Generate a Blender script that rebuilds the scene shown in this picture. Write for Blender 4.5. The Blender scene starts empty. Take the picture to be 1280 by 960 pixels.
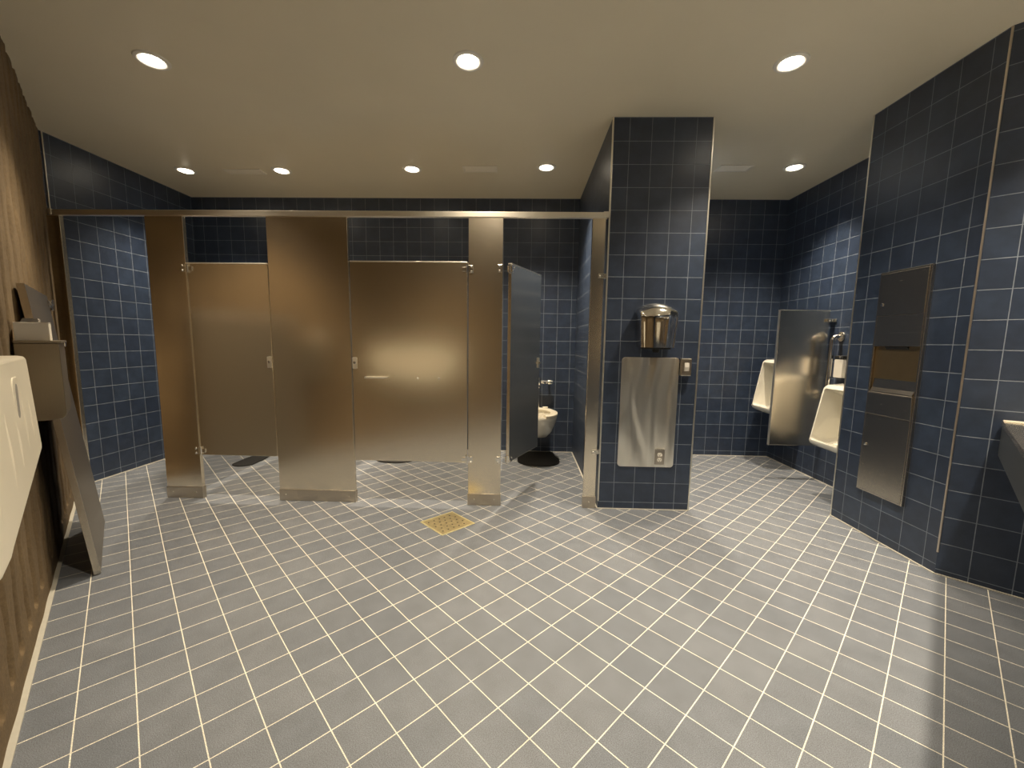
import bpy, bmesh, math, random
from math import sin, cos, pi, sqrt, radians
from mathutils import Vector, Matrix
random.seed(4)
scn = bpy.context.scene
COL = scn.collection
R2 = sqrt(2.0)

# ------------------------------------------------------------------ measures (metres)
ZC = 2.883            # ceiling
YS = 3.14             # front plane of the stalls and of the tiled pillar
YB = 4.81             # back wall
XL = -3.80            # left tiled wall
XR = 2.89             # right wall of the urinal alcove
XB = 2.40             # face of the tiled block with the towel unit
T = 0.1568            # wall tile pitch
FT = 0.1555           # floor tile pitch

# ------------------------------------------------------------------ helpers
def tag(o, label=None, cat=None, group=None, kind=None):
    if label: o['label'] = label
    if cat: o['category'] = cat
    if group: o['group'] = group
    if kind: o['kind'] = kind
    return o

def link(name, bm, mat, parent=None, smooth=None, bevel=0.0, bseg=2, loc=None, rotz=0.0):
    bmesh.ops.recalc_face_normals(bm, faces=bm.faces[:])
    me = bpy.data.meshes.new(name)
    bm.to_mesh(me); bm.free()
    for m in (mat if isinstance(mat, (list, tuple)) else [mat]):
        me.materials.append(m)
    o = bpy.data.objects.new(name, me)
    COL.objects.link(o)
    if parent: o.parent = parent
    if loc: o.location = loc
    if rotz: o.rotation_euler = (0, 0, rotz)
    if bevel:
        b = o.modifiers.new('bevel', 'BEVEL')
        b.width = bevel; b.segments = bseg; b.limit_method = 'ANGLE'; b.angle_limit = radians(40)
        b.harden_normals = False
    if smooth is not None:
        me.shade_smooth()
        for p in me.polygons: p.use_smooth = True
        me.set_sharp_from_angle(angle=radians(smooth))
    return o

def thing(name, label, cat, loc=(0, 0, 0), rotz=0.0, group=None):
    o = bpy.data.objects.new(name, None)
    o.empty_display_size = .1
    COL.objects.link(o)
    o.location = loc; o.rotation_euler = (0, 0, rotz)
    return tag(o, label, cat, group, 'thing')

def box(bm, x0, x1, y0, y1, z0, z1):
    v = [bm.verts.new(p) for p in ((x0, y0, z0), (x1, y0, z0), (x1, y1, z0), (x0, y1, z0),
                                   (x0, y0, z1), (x1, y0, z1), (x1, y1, z1), (x0, y1, z1))]
    for f in ((0, 3, 2, 1), (4, 5, 6, 7), (0, 1, 5, 4), (1, 2, 6, 5), (2, 3, 7, 6), (3, 0, 4, 7)):
        bm.faces.new([v[i] for i in f])
    return v

def bxo(*a):
    bm = bmesh.new(); box(bm, *a); return bm

def prism(bm, pts, z0, z1):
    a = [bm.verts.new((x, y, z0)) for x, y in pts]
    b = [bm.verts.new((x, y, z1)) for x, y in pts]
    n = len(pts)
    bm.faces.new(a[::-1]); bm.faces.new(b)
    for i in range(n):
        bm.faces.new((a[i], a[(i + 1) % n], b[(i + 1) % n], b[i]))

def prism_axis(bm, pts, c0, c1, axis):
    """extrude a 2-D outline along x, y or z"""
    def P(a, b, c):
        return {'x': (c, a, b), 'y': (a, c, b), 'z': (a, b, c)}[axis]
    A = [bm.verts.new(P(a, b, c0)) for a, b in pts]
    B = [bm.verts.new(P(a, b, c1)) for a, b in pts]
    n = len(pts)
    bm.faces.new(A); bm.faces.new(B[::-1])
    for i in range(n):
        bm.faces.new((A[i], B[i], B[(i + 1) % n], A[(i + 1) % n]))

def rrect(w, h, r, n=5, cx=0.0, cy=0.0):
    pts = []
    for k, (sx, sy) in enumerate(((1, 1), (-1, 1), (-1, -1), (1, -1))):
        for i in range(n + 1):
            a = pi / 2 * k + pi / 2 * i / n
            pts.append((cx + sx * (w / 2 - r) + r * cos(a), cy + sy * (h / 2 - r) + r * sin(a)))
    return pts

def lathe(bm, prof, n=28, M=None, closed=False):
    """revolve (radius, height) about local z; M places it"""
    rings = []
    for r, z in prof:
        ring = []
        for i in range(n):
            a = 2 * pi * i / n
            p = Vector((r * cos(a), r * sin(a), z))
            ring.append(bm.verts.new(M @ p if M else p))
        rings.append(ring)
    m = len(rings)
    for k in range(m if closed else m - 1):
        A, B = rings[k], rings[(k + 1) % m]
        for i in range(n):
            bm.faces.new((A[i], A[(i + 1) % n], B[(i + 1) % n], B[i]))
    if not closed:
        bm.faces.new(rings[0][::-1]); bm.faces.new(rings[-1])

def cyl(bm, p, q, r, n=16, r2=None):
    p, q = Vector(p), Vector(q)
    d = q - p
    M = Matrix.Translation(p) @ d.to_track_quat('Z', 'Y').to_matrix().to_4x4()
    lathe(bm, [(r, 0), (r if r2 is None else r2, d.length)], n, M)

def axis_lathe(bm, p, q, prof, n=20):
    """profile as (radius, fraction 0..1) along p->q"""
    p, q = Vector(p), Vector(q)
    d = q - p
    M = Matrix.Translation(p) @ d.to_track_quat('Z', 'Y').to_matrix().to_4x4()
    lathe(bm, [(r, t * d.length) for r, t in prof], n, M)

def tube(bm, pts, r, n=14):
    pts = [Vector(p) for p in pts]
    rings = []
    for i, p in enumerate(pts):
        t = (pts[min(i + 1, len(pts) - 1)] - pts[max(i - 1, 0)]).normalized()
        up = Vector((0, 0, 1)) if abs(t.z) < .9 else Vector((0, 1, 0))
        a = t.cross(up).normalized(); b = t.cross(a)
        if rings:
            # keep frames aligned
            pa = rings[-1][1]
            a = (pa - t * pa.dot(t)).normalized(); b = t.cross(a)
        rings.append(([bm.verts.new(p + r * (cos(2 * pi * k / n) * a + sin(2 * pi * k / n) * b)) for k in range(n)], a))
    for (A, _), (B, _) in zip(rings, rings[1:]):
        for k in range(n):
            bm.faces.new((A[k], A[(k + 1) % n], B[(k + 1) % n], B[k]))
    bm.faces.new(rings[0][0][::-1]); bm.faces.new(rings[-1][0])

def loft(bm, rings, cap=True):
    V = [[bm.verts.new(p) for p in r] for r in rings]
    n = len(V[0])
    for A, B in zip(V, V[1:]):
        for k in range(n):
            bm.faces.new((A[k], A[(k + 1) % n], B[(k + 1) % n], B[k]))
    if cap:
        bm.faces.new(V[0][::-1]); bm.faces.new(V[-1])
    return V

def bake(o):
    """apply modifiers into a plain mesh"""
    dg = bpy.context.evaluated_depsgraph_get()
    me = bpy.data.meshes.new_from_object(o.evaluated_get(dg))
    old = o.data
    o.modifiers.clear(); o.data = me
    return o

def drop(o):
    bpy.data.objects.remove(o, do_unlink=True)

# ------------------------------------------------------------------ materials
def nodes(name):
    m = bpy.data.materials.new(name); m.use_nodes = True
    nt = m.node_tree
    b = nt.nodes['Principled BSDF']
    return m, nt, b

def N(nt, kind, **kw):
    n = nt.nodes.new(kind)
    for k, v in kw.items():
        if k in n.inputs: n.inputs[k].default_value = v
        else: setattr(n, k, v)
    return n

def plain(name, col, rough=.5, metal=0.0, noise=0.0, nscale=20.0, bump=0.0, spec=None, coat=0.0):
    m, nt, b = nodes(name)
    b.inputs['Roughness'].default_value = rough
    b.inputs['Metallic'].default_value = metal
    if spec is not None: b.inputs['Specular IOR Level'].default_value = spec
    if coat: b.inputs['Coat Weight'].default_value = coat
    c = (*col, 1)
    tc = N(nt, 'ShaderNodeTexCoord')
    nz = N(nt, 'ShaderNodeTexNoise', Scale=nscale, Detail=4.0)
    nt.links.new(tc.outputs['Object'], nz.inputs['Vector'])
    mx = N(nt, 'ShaderNodeMix', data_type='RGBA')
    mx.inputs['A'].default_value = tuple(x * (1 - noise) for x in col) + (1,)
    mx.inputs['B'].default_value = tuple(min(1, x * (1 + noise)) for x in col) + (1,)
    nt.links.new(nz.outputs['Fac'], mx.inputs['Factor'])
    nt.links.new(mx.outputs['Result'], b.inputs['Base Color'])
    if bump:
        bp = N(nt, 'ShaderNodeBump', Strength=bump, Distance=.01)
        nt.links.new(nz.outputs['Fac'], bp.inputs['Height'])
        nt.links.new(bp.outputs['Normal'], b.inputs['Normal'])
    return m

def steel(name, col, rough, stretch=(60, 60, 1.5), bump=.03, rvar=.06, aniso=0.0):
    """brushed sheet: fine grain stretched along one axis, faint roughness variation"""
    m, nt, b = nodes(name)
    b.inputs['Metallic'].default_value = 1.0
    tc = N(nt, 'ShaderNodeTexCoord')
    mp = N(nt, 'ShaderNodeMapping'); mp.inputs['Scale'].default_value = stretch
    nz = N(nt, 'ShaderNodeTexNoise', Scale=4.0, Detail=6.0, Roughness=.65)
    nt.links.new(tc.outputs['Object'], mp.inputs['Vector'])
    nt.links.new(mp.outputs['Vector'], nz.inputs['Vector'])
    mx = N(nt, 'ShaderNodeMix', data_type='RGBA')
    mx.inputs['A'].default_value = tuple(x * .93 for x in col) + (1,)
    mx.inputs['B'].default_value = tuple(min(1, x * 1.07) for x in col) + (1,)
    nt.links.new(nz.outputs['Fac'], mx.inputs['Factor'])
    nt.links.new(mx.outputs['Result'], b.inputs['Base Color'])
    mr = N(nt, 'ShaderNodeMapRange')
    mr.inputs['To Min'].default_value = rough - rvar; mr.inputs['To Max'].default_value = rough + rvar
    nt.links.new(nz.outputs['Fac'], mr.inputs['Value'])
    nt.links.new(mr.outputs['Result'], b.inputs['Roughness'])
    bp = N(nt, 'ShaderNodeBump', Strength=bump, Distance=.004)
    nt.links.new(nz.outputs['Fac'], bp.inputs['Height'])
    nt.links.new(bp.outputs['Normal'], b.inputs['Normal'])
    return m

def tile_mat(name, c1, c2, grout, pitch, mortar, rough, uvname=None, rot=0.0, origin=(0, 0), speck=0.0, bumpd=.0015,
             cloud=.25, spec=.5):
    m, nt, b = nodes(name)
    L = nt.links.new
    if uvname:
        src = N(nt, 'ShaderNodeUVMap', uv_map=uvname).outputs['UV']
    else:
        src = N(nt, 'ShaderNodeTexCoord').outputs['Object']
    mp = N(nt, 'ShaderNodeMapping', vector_type='TEXTURE')
    mp.inputs['Location'].default_value = (origin[0], origin[1], 0)
    mp.inputs['Rotation'].default_value = (0, 0, rot)
    L(src, mp.inputs['Vector'])
    br = N(nt, 'ShaderNodeTexBrick', offset=0.0, squash=1.0)
    br.inputs['Color1'].default_value = (*c1, 1); br.inputs['Color2'].default_value = (*c2, 1)
    br.inputs['Mortar'].default_value = (*grout, 1)
    br.inputs['Scale'].default_value = 1.0
    br.inputs['Mortar Size'].default_value = mortar
    br.inputs['Mortar Smooth'].default_value = .15
    br.inputs['Brick Width'].default_value = pitch
    br.inputs['Row Height'].default_value = pitch
    L(mp.outputs['Vector'], br.inputs['Vector'])
    # cloudy glaze and fine specks inside each tile
    nz = N(nt, 'ShaderNodeTexNoise', Scale=9.0, Detail=5.0, Roughness=.6); L(mp.outputs['Vector'], nz.inputs['Vector'])
    sp = N(nt, 'ShaderNodeTexNoise', Scale=330.0, Detail=3.0, Roughness=.7); L(mp.outputs['Vector'], sp.inputs['Vector'])
    r1 = N(nt, 'ShaderNodeMapRange'); L(nz.outputs['Fac'], r1.inputs['Value'])
    r1.inputs['From Min'].default_value = .3; r1.inputs['From Max'].default_value = .7
    r1.inputs['To Min'].default_value = 1 - cloud; r1.inputs['To Max'].default_value = 1 + cloud
    r2 = N(nt, 'ShaderNodeMapRange'); L(sp.outputs['Fac'], r2.inputs['Value'])
    r2.inputs['From Min'].default_value = .35; r2.inputs['From Max'].default_value = .75
    r2.inputs['To Min'].default_value = 1 - speck; r2.inputs['To Max'].default_value = 1 + speck * 1.5
    mu = N(nt, 'ShaderNodeMath', operation='MULTIPLY'); L(r1.outputs['Result'], mu.inputs[0]); L(r2.outputs['Result'], mu.inputs[1])
    vm = N(nt, 'ShaderNodeVectorMath', operation='SCALE'); L(br.outputs['Color'], vm.inputs[0]); L(mu.outputs[0], vm.inputs['Scale'])
    L(vm.outputs['Vector'], b.inputs['Base Color'])
    mr = N(nt, 'ShaderNodeMapRange'); L(br.outputs['Fac'], mr.inputs['Value'])
    mr.inputs['To Min'].default_value = rough; mr.inputs['To Max'].default_value = .75
    L(mr.outputs['Result'], b.inputs['Roughness'])
    b.inputs['Specular IOR Level'].default_value = spec
    inv = N(nt, 'ShaderNodeMath', operation='MULTIPLY_ADD'); L(br.outputs['Fac'], inv.inputs[0])
    inv.inputs[1].default_value = -1.0; L(nz.outputs['Fac'], inv.inputs[2])
    bp = N(nt, 'ShaderNodeBump', Strength=.5, Distance=bumpd); L(inv.outputs[0], bp.inputs['Height'])
    L(bp.outputs['Normal'], b.inputs['Normal'])
    return m

def emit(name, col, s):
    m, nt, b = nodes(name)
    b.inputs['Base Color'].default_value = (.9, .9, .88, 1)
    b.inputs['Emission Color'].default_value = (*col, 1)
    b.inputs['Emission Strength'].default_value = s
    return m

WARM = (1.0, .85, .64)
M_TILE = tile_mat('navy glazed wall tile', (.023, .036, .069), (.031, .048, .086), (.205, .240, .295), T, .0020, .39,
                  uvname='tiles', cloud=.22, bumpd=.0012, spec=.75)
M_FLOOR = tile_mat('slate grey floor tile', (.158, .176, .205), (.186, .202, .228), (.86, .82, .70), FT, .0021, .48,
                   rot=radians(-45), origin=(-.9433, 1.760), speck=.42, cloud=.10, bumpd=.0015)
M_CEIL = plain('ceiling paint', (.86, .80, .65), .40, noise=.03, nscale=3)
M_STEEL = steel('brushed partition steel', (.90, .81, .66), .23, (2.0, 2.0, 90.0), .03, .03)
M_DOOR = steel('dark partition steel', (.92, .84, .70), .23, (2.0, 2.0, 90.0), .03, .03)
M_RAIL = steel('satin rail steel', (.70, .64, .54), .25, (1.5, 80, 80), .02)
M_SHOE = steel('shoe steel', (.56, .50, .42), .3, (60, 60, 2), .02)
M_CHROME = plain('chrome', (.86, .84, .80), .09, 1.0)
M_HW = plain('bright hardware', (.92, .89, .82), .20, 1.0)
M_EDGE = plain('bright sheet edge', (.94, .89, .79), .42, 1.0)
M_BIN = steel('bin steel', (.40, .35, .27), .34, (60, 60, 2), .02)
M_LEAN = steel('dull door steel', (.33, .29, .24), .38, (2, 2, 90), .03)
M_SATIN = steel('satin hardware', (.74, .70, .62), .28, (40, 40, 40), .02)
M_BRASS = plain('worn brass', (.66, .56, .33), .5, 1.0, noise=.35, nscale=30, bump=.15)
M_BRASSEDGE = plain('bright brass edge', (.96, .86, .54), .5, 1.0, noise=.1)
M_PORC = plain('porcelain', (.80, .77, .68), .12, noise=.02, coat=.4)
M_SEAT = plain('seat plastic', (.82, .76, .62), .25, noise=.02)
M_PLASTIC = plain('white moulded plastic', (.93, .87, .72), .42, noise=.05, nscale=6)
M_WHITE = plain('white plastic', (.82, .78, .70), .4, noise=.02)
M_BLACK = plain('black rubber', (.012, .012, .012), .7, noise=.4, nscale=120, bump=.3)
M_DARK = plain('dark void', (.01, .01, .011), .6)
M_PAPER = plain('paper', (.78, .74, .66), .8, noise=.05)
M_GREYP = plain('grey paper', (.36, .34, .31), .8, noise=.1)
M_TRIMW = plain('ceiling white enamel', (.90, .88, .82), .35)
M_VENT = plain('vent enamel', (.90, .86, .76), .4)
M_CAULK = plain('pale caulk', (.55, .53, .46), .7, noise=.1)
M_CORNER = steel('corner trim metal', (.86, .82, .73), .36, (60, 60, 2), .02)
M_COPPER = steel('bronze corner trim', (.64, .57, .49), .38, (60, 60, 2), .02)
M_BASIN = steel('basin steel', (.86, .82, .74), .42, (30, 30, 30), .05)
M_COUNTER = plain('charcoal laminate', (.045, .052, .062), .4, noise=.1)
M_LENS = emit('lamp lens', (1.0, .88, .70), 24.0)

def splash_mat():
    m, nt, b = nodes('rippled polished steel')
    b.inputs['Metallic'].default_value = 1.0
    b.inputs['Base Color'].default_value = (.95, .91, .82, 1)
    b.inputs['Roughness'].default_value = .33
    tc = N(nt, 'ShaderNodeTexCoord')
    mp = N(nt, 'ShaderNodeMapping'); mp.inputs['Scale'].default_value = (6.0, 1, 1.1)
    nz = N(nt, 'ShaderNodeTexNoise', Scale=1.6, Detail=1.0, Roughness=.4, Distortion=.4)
    nt.links.new(tc.outputs['Object'], mp.inputs['Vector']); nt.links.new(mp.outputs['Vector'], nz.inputs['Vector'])
    bp = N(nt, 'ShaderNodeBump', Strength=.9, Distance=.05)
    nt.links.new(nz.outputs['Fac'], bp.inputs['Height']); nt.links.new(bp.outputs['Normal'], b.inputs['Normal'])
    return m
M_SPLASH = splash_mat()

def concrete_mat():
    m, nt, b = nodes('brown rib-formed concrete')
    L = nt.links.new
    tc = N(nt, 'ShaderNodeTexCoord')
    n1 = N(nt, 'ShaderNodeTexNoise', Scale=3.0, Detail=6.0, Roughness=.6); L(tc.outputs['Object'], n1.inputs['Vector'])
    n2 = N(nt, 'ShaderNodeTexNoise', Scale=70.0, Detail=6.0, Roughness=.7); L(tc.outputs['Object'], n2.inputs['Vector'])
    cr = N(nt, 'ShaderNodeValToRGB'); L(n1.outputs['Fac'], cr.inputs['Fac'])
    cr.color_ramp.elements[0].position = .3; cr.color_ramp.elements[0].color = (.135, .092, .047, 1)
    cr.color_ramp.elements[1].position = .75; cr.color_ramp.elements[1].color = (.215, .150, .078, 1)
    r2 = N(nt, 'ShaderNodeMapRange'); L(n2.outputs['Fac'], r2.inputs['Value'])
    r2.inputs['From Min'].default_value = .3; r2.inputs['From Max'].default_value = .7
    r2.inputs['To Min'].default_value = .75; r2.inputs['To Max'].default_value = 1.2
    vm = N(nt, 'ShaderNodeVectorMath', operation='SCALE'); L(cr.outputs['Color'], vm.inputs[0]); L(r2.outputs['Result'], vm.inputs['Scale'])
    L(vm.outputs['Vector'], b.inputs['Base Color'])
    b.inputs['Roughness'].default_value = .85
    bp = N(nt, 'ShaderNodeBump', Strength=.5, Distance=.006); L(n2.outputs['Fac'], bp.inputs['Height'])
    L(bp.outputs['Normal'], b.inputs['Normal'])
    return m
M_CONC = concrete_mat()

def stud(name, parent, p, d, r=.008, h=.006, mat=None):
    bm = bmesh.new()
    p = Vector(p); d = Vector(d)
    axis_lathe(bm, p, p + d * h, [(r, 0), (r * .85, .6), (r * .15, 1)], 14)
    return link(name, bm, mat or M_HW, parent, smooth=50)

# ------------------------------------------------------------------ the setting
def tile_prism(name, pts, offs, mat=None, z0=-.06, z1=None, voff=.0575, voffs=None):
    """upright solid; each side carries tile coordinates: metres along the side from its first corner minus offs[i], height minus voff"""
    z1 = z1 or ZC + .06
    bm = bmesh.new()
    uv = bm.loops.layers.uv.new('tiles')
    a = [bm.verts.new((x, y, z0)) for x, y in pts]
    b = [bm.verts.new((x, y, z1)) for x, y in pts]
    n = len(pts)
    for i in range(n):
        j = (i + 1) % n
        f = bm.faces.new((a[i], a[j], b[j], b[i]))
        d = (Vector(pts[j]) - Vector(pts[i])).length
        vo = (voffs or {}).get(i, voff)
        for lp, (u, v) in zip(f.loops, ((0, z0), (d, z0), (d, z1), (0, z1))):
            lp[uv].uv = (u - offs[i], v - vo)
    bm.faces.new(a[::-1]); bm.faces.new(b)
    o = link(name, bm, mat or M_TILE)
    return tag(o, kind='structure')

# outline of the room (corners)
K = (.305, -.795)                   # where the concrete wall meets the basin wall
bm = bmesh.new()
prism(bm, [(-4.2, -1.4), (3.6, -1.4), (3.6, 5.2), (-4.2, 5.2)], -.12, 0)
tag(link('floor', bm, M_FLOOR), kind='structure')
bm = bmesh.new()
prism(bm, [(-4.2, -1.4), (3.6, -1.4), (3.6, 5.2), (-4.2, 5.2)], ZC, ZC + .12)
tag(link('ceiling', bm, M_CEIL), kind='structure')

# back wall of the stalls and of the urinal alcove (counted from the pillar)
tile_prism('wall_back', [(XL - .1, YB), (.70, YB), (.70, YB + .15), (XL - .1, YB + .15)], [.238 - XL + .1, 0, 0, 0])
tile_prism('wall_alcove_back', [(1.25, YB), (XR + .1, YB), (XR + .1, YB + .15), (1.25, YB + .15)], [2.167 - 1.25, 0, 0, 0])
tile_prism('wall_left', [(XL, 4.9), (XL, 3.30), (XL - .15, 3.30), (XL - .15, 4.9)], [4.9 - 3.852, 0, 0, 0])
tile_prism('wall_right', [(XR, 3.0), (XR, 4.9), (XR + .15, 4.9), (XR + .15, 3.0)], [4.04 - 3.0, 0, 0, 0])
# the tiled pillar between the stalls and the alcove
tile_prism('wall_pillar', [(.614, YS), (1.322, YS), (1.322, 4.9), (.614, 4.9)], [.735 - .614, .05, 0, .09])
# tiled block with the towel unit, its 45 degree face runs behind the basin counter
RC2 = (XB, 2.31)
tile_prism('wall_block', [(XB, 3.12), RC2, (2.96, 1.75), (3.3, 1.75), (3.3, 3.12)], [3.12 - 2.385, .128, 0, 0, 0],
           voffs={1: .0315})
# wall behind the basins (out of the frame, closes the room)
tile_prism('wall_basin', [(3.02, 1.82), (.20, -1.0), (.32, -1.12), (3.14, 1.70)], [0, 0, 0, 0])

# the brown concrete wall, upright flutes broken off above a plain base strip
def dw(s, d, z):
    """station s along the concrete wall, distance d out of it"""
    return Vector(((d * R2 - .49) / 2 - s / R2, (d * R2 - .49) / 2 + s / R2, z))
def concrete():
    from mathutils import noise
    bm = bmesh.new()
    s0, s1, ds = -.85, 5.06, .0115
    ns = int((s1 - s0) / ds)
    zs = [-.05, .0, .03, .06, .085, .10, .115, .14] + [.14 + .045 * k for k in range(1, 62)]
    V = []
    for i in range(ns + 1):
        s = s0 + ds * i
        col = []
        for z in zs:
            if z < .105:
                d = .002 + .003 * noise.noise((s * 6, z * 9, 3))
            else:
                ph = (s + .014 * noise.noise((s * 1.5, z * .8, 7))) / .19
                t = abs((ph % 1) - .5) * 2            # 1 in the groove, 0 on the crest
                rib = max(0, (t - .62) / .38)
                amp = .026 + .012 * noise.noise((math.floor(ph) * 1.7, z * .9, 1.3))
                d = -rib * amp + .005 * noise.noise((s * 11, z * 7, .5)) + .003 * noise.noise((s * 40, z * 26, 4.5))
            p = dw(s, d, min(z, ZC + .03)); col.append(bm.verts.new(p))
        V.append(col)
    for A, B in zip(V, V[1:]):
        for k in range(len(zs) - 1):
            bm.faces.new((A[k], B[k], B[k + 1], A[k + 1]))
    # closed back, so the wall is a solid
    nb = len(zs) - 1
    q = [bm.verts.new(dw(s0, -.16, -.05)), bm.verts.new(dw(s1, -.16, -.05)),
         bm.verts.new(dw(s1, -.16, ZC + .03)), bm.verts.new(dw(s0, -.16, ZC + .03))]
    bm.faces.new(q)
    bm.faces.new([V[0][k] for k in range(nb + 1)] + [q[3], q[0]])
    bm.faces.new([V[-1][k] for k in range(nb, -1, -1)] + [q[1], q[2]])
    bm.faces.new([c[0] for c in V] + [q[1], q[0]])
    bm.faces.new([c[-1] for c in V] + [q[2], q[3]])
    o = link('wall_concrete', bm, M_CONC, smooth=50)
    tag(o, kind='structure')
concrete()

# corner trims and the pale joints at the foot of the walls
def trim(name, x, y, z0, z1, mat, w=.012, rot=0.0):
    o = link(name, bxo(-w / 2, w / 2, -w / 2, w / 2, 0, z1 - z0), mat, bevel=.003, loc=(x, y, z0), rotz=rot)
    return tag(o, kind='structure')
trim('trim_1', .616, YS + .002, .06, ZC, M_CORNER)
trim('trim_2', 1.320, YS + .002, 0, ZC, M_CORNER)
trim('trim_3', XB + .001, 3.118, 0, ZC, M_CORNER, .010)
trim('trim_4', XB + .002, 2.311, .13, ZC, M_COPPER, .010, radians(22.5))
trim('trim_5', XL + .004, 3.33, 0, ZC, M_CORNER, .010)
def bead(name, A, B, w=.010):
    A, B = Vector(A), Vector(B)
    d = (B - A)
    o = link(name, bxo(0, d.length, -w, w, 0, .006), M_CAULK, loc=(A.x, A.y, 0), rotz=math.atan2(d.y, d.x))
    return tag(o, kind='structure')
bead('baseboard_back', (XL, YB), (.614, YB))
bead('baseboard_alcove', (1.322, YB), (XR, YB))
bead('baseboard_right', (XR, 3.12), (XR, YB))
bead('baseboard_left', (XL, 3.3), (XL, YB))
bead('baseboard_pillar', (.614, YS), (1.322, YS), .006)
bead('baseboard_stall', (.614, YS), (.614, YB), .012)
bead('baseboard_pillar_side', (1.322, YS), (1.322, YB), .008)
bead('baseboard_block', (XB, 3.12), RC2, .009)
bead('baseboard_slant', RC2, (2.96, 1.75), .008)
a_, b_ = dw(.2, .008, 0), dw(4.98, .008, 0)
bead('baseboard_concrete', (a_.x, a_.y), (b_.x, b_.y), .012)

# ------------------------------------------------------------------ recessed lamps
def downlight(x, y, label, energy, k, size=88, tilt=None):
    t = thing('downlight', label, 'ceiling light', (x, y, ZC), 0, 'recessed ceiling downlights')
    bm = bmesh.new()
    lathe(bm, [(.056, -.001), (.060, -.006), (.072, -.009), (.086, -.006), (.089, 0.0)], 40)
    link('trim_ring', bm, M_TRIMW, t, smooth=50)
    bm = bmesh.new()
    lathe(bm, [(.002, -.019), (.020, -.018), (.038, -.014), (.050, -.008), (.0555, -.002), (.0555, -.0005), (.002, -.0005)], 40)
    link('lens', bm, M_LENS, t, smooth=60)
    ld = bpy.data.lights.new('lamp_beam', 'SPOT')
    ld.energy = energy; ld.color = WARM
    ld.spot_size = radians(size); ld.spot_blend = .95; ld.shadow_soft_size = .045
    lo = bpy.data.objects.new('lamp_beam', ld)
    COL.objects.link(lo); lo.parent = t; lo.location = (0, 0, -.028)
    return t
E1, E2, E3 = 185, 245, 205
LAMPS = [
    (-2.171, 2.528, 'large-looking downlight at the upper left, near the concrete wall', E1 * 1.1, 99),
    (-.339, 2.548, 'downlight in the front row, above the middle of the open floor', E1, 110),
    (1.489, 2.574, 'downlight in the front row, right of the tiled pillar', E1, 110),
    (-3.256, 4.074, 'back row downlight nearest the left tiled wall', E2 * .8, 104),
    (-2.318, 4.068, 'back row downlight second from the left tiled wall', E2, 104),
    (-1.057, 4.024, 'back row downlight above the middle stall with the wide closed door', E2, 104),
    (.190, 3.981, 'back row downlight above the open stall with the toilet', E2, 104),
    (2.404, 3.969, 'downlight over the urinals in the right alcove', E2, 104),
    # hidden behind the pillar: its spark shows on the pillar's metal corner
    (1.36, 3.97, 'downlight in the alcove close behind the tiled pillar', E2, 104),
    # above the photographer
    (-.34, 1.08, 'downlight over the open floor close to the changing station', E1 * .97, 113),
    # over the basin counter, beyond the right edge of the photo
    (2.36, 1.59, 'downlight over the end of the basin counter', E3, 100),
    (1.50, .73, 'downlight over the middle of the basin counter', E3, 100),
]
for k, (x, y, lab, e, sz) in enumerate(LAMPS):
    downlight(x, y, lab, e, k, sz)

def vent(x, y, w, d, lab):
    t = thing('ceiling_vent', lab, 'vent', (x, y, ZC), 0, 'flat ceiling vents')
    bm = bmesh.new()
    box(bm, -w / 2, w / 2, -d / 2, -d / 2 + .02, -.008, 0); box(bm, -w / 2, w / 2, d / 2 - .02, d / 2, -.008, 0)
    box(bm, -w / 2, -w / 2 + .02, -d / 2 + .02, d / 2 - .02, -.008, 0); box(bm, w / 2 - .02, w / 2, -d / 2 + .02, d / 2 - .02, -.008, 0)
    link('vent_frame', bm, M_VENT, t, bevel=.002)
    bm = bmesh.new()
    n = 5
    for i in range(n):
        y0 = -d / 2 + .022 + (d - .044) * i / n
        prism_axis(bm, [(y0, -.001), (y0 + .004, -.001), (y0 + .017, -.007), (y0 + .013, -.007)], -w / 2 + .02, w / 2 - .02, 'x')
    link('louvers', bm, M_VENT, t)
vent(-.42, 4.02, .32, .135, 'pale louvered vent in the ceiling over the open stall')
vent(1.88, 3.99, .30, .135, 'pale louvered vent in the ceiling right of the tiled pillar')
vent(-2.69, 4.09, .36, .115, 'pale louvered vent in the ceiling between two back row lights at left')

# ------------------------------------------------------------------ stall fronts
ZR0, ZR1 = 2.197, 2.238
def rail():
    t = thing('headrail', 'long square steel headrail running over the stall fronts', 'rail', (-3.60, YS, ZR0))
    L = .608 + 3.60
    link('rail_bar', bxo(0, L, -.006, .030, 0, ZR1 - ZR0), M_EDGE, t, bevel=.004)
    for a, b in ((0, .035), (L - .036, L)):
        link('rail_end_cap', bxo(a, b, -.010, .034, .0005, ZR1 - ZR0 + .004), M_EDGE, t, bevel=.003)
rail()

def pilaster(x0, x1, lab, y=YS, mat=None, z1=ZR0):
    t = thing('stall_pilaster', lab, 'partition post', ((x0 + x1) / 2, y, 0), 0, 'steel posts of the stall fronts')
    w = (x1 - x0) / 2
    link('post_panel', bxo(-w, w, 0, .032, .02, z1 - .001), mat or M_STEEL, t, bevel=.003)
    sh = link('shoe', bxo(-w - .004, w + .004, -.004, .036, 0, .095), M_SHOE, t, bevel=.003)
    for xx in (-w + .05, w - .05) if w > .08 else (0,):
        stud('shoe_screw', sh, (xx, -.004, .05), (0, -1, 0), .006, .0025, M_SATIN)
    return t
P0 = pilaster(-3.615, -3.515, 'narrow dark steel post beside the concrete wall')
P1 = pilaster(-2.856, -2.565, 'dark steel post left of the narrow closed door')
P2 = pilaster(-1.929, -1.316, 'widest steel post, between the two closed doors')
P3 = pilaster(-.412, -.156, 'steel post between the wide closed door and the open door')
P4 = pilaster(.497, .592, 'slim steel post fixed to the tiled pillar')

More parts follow.
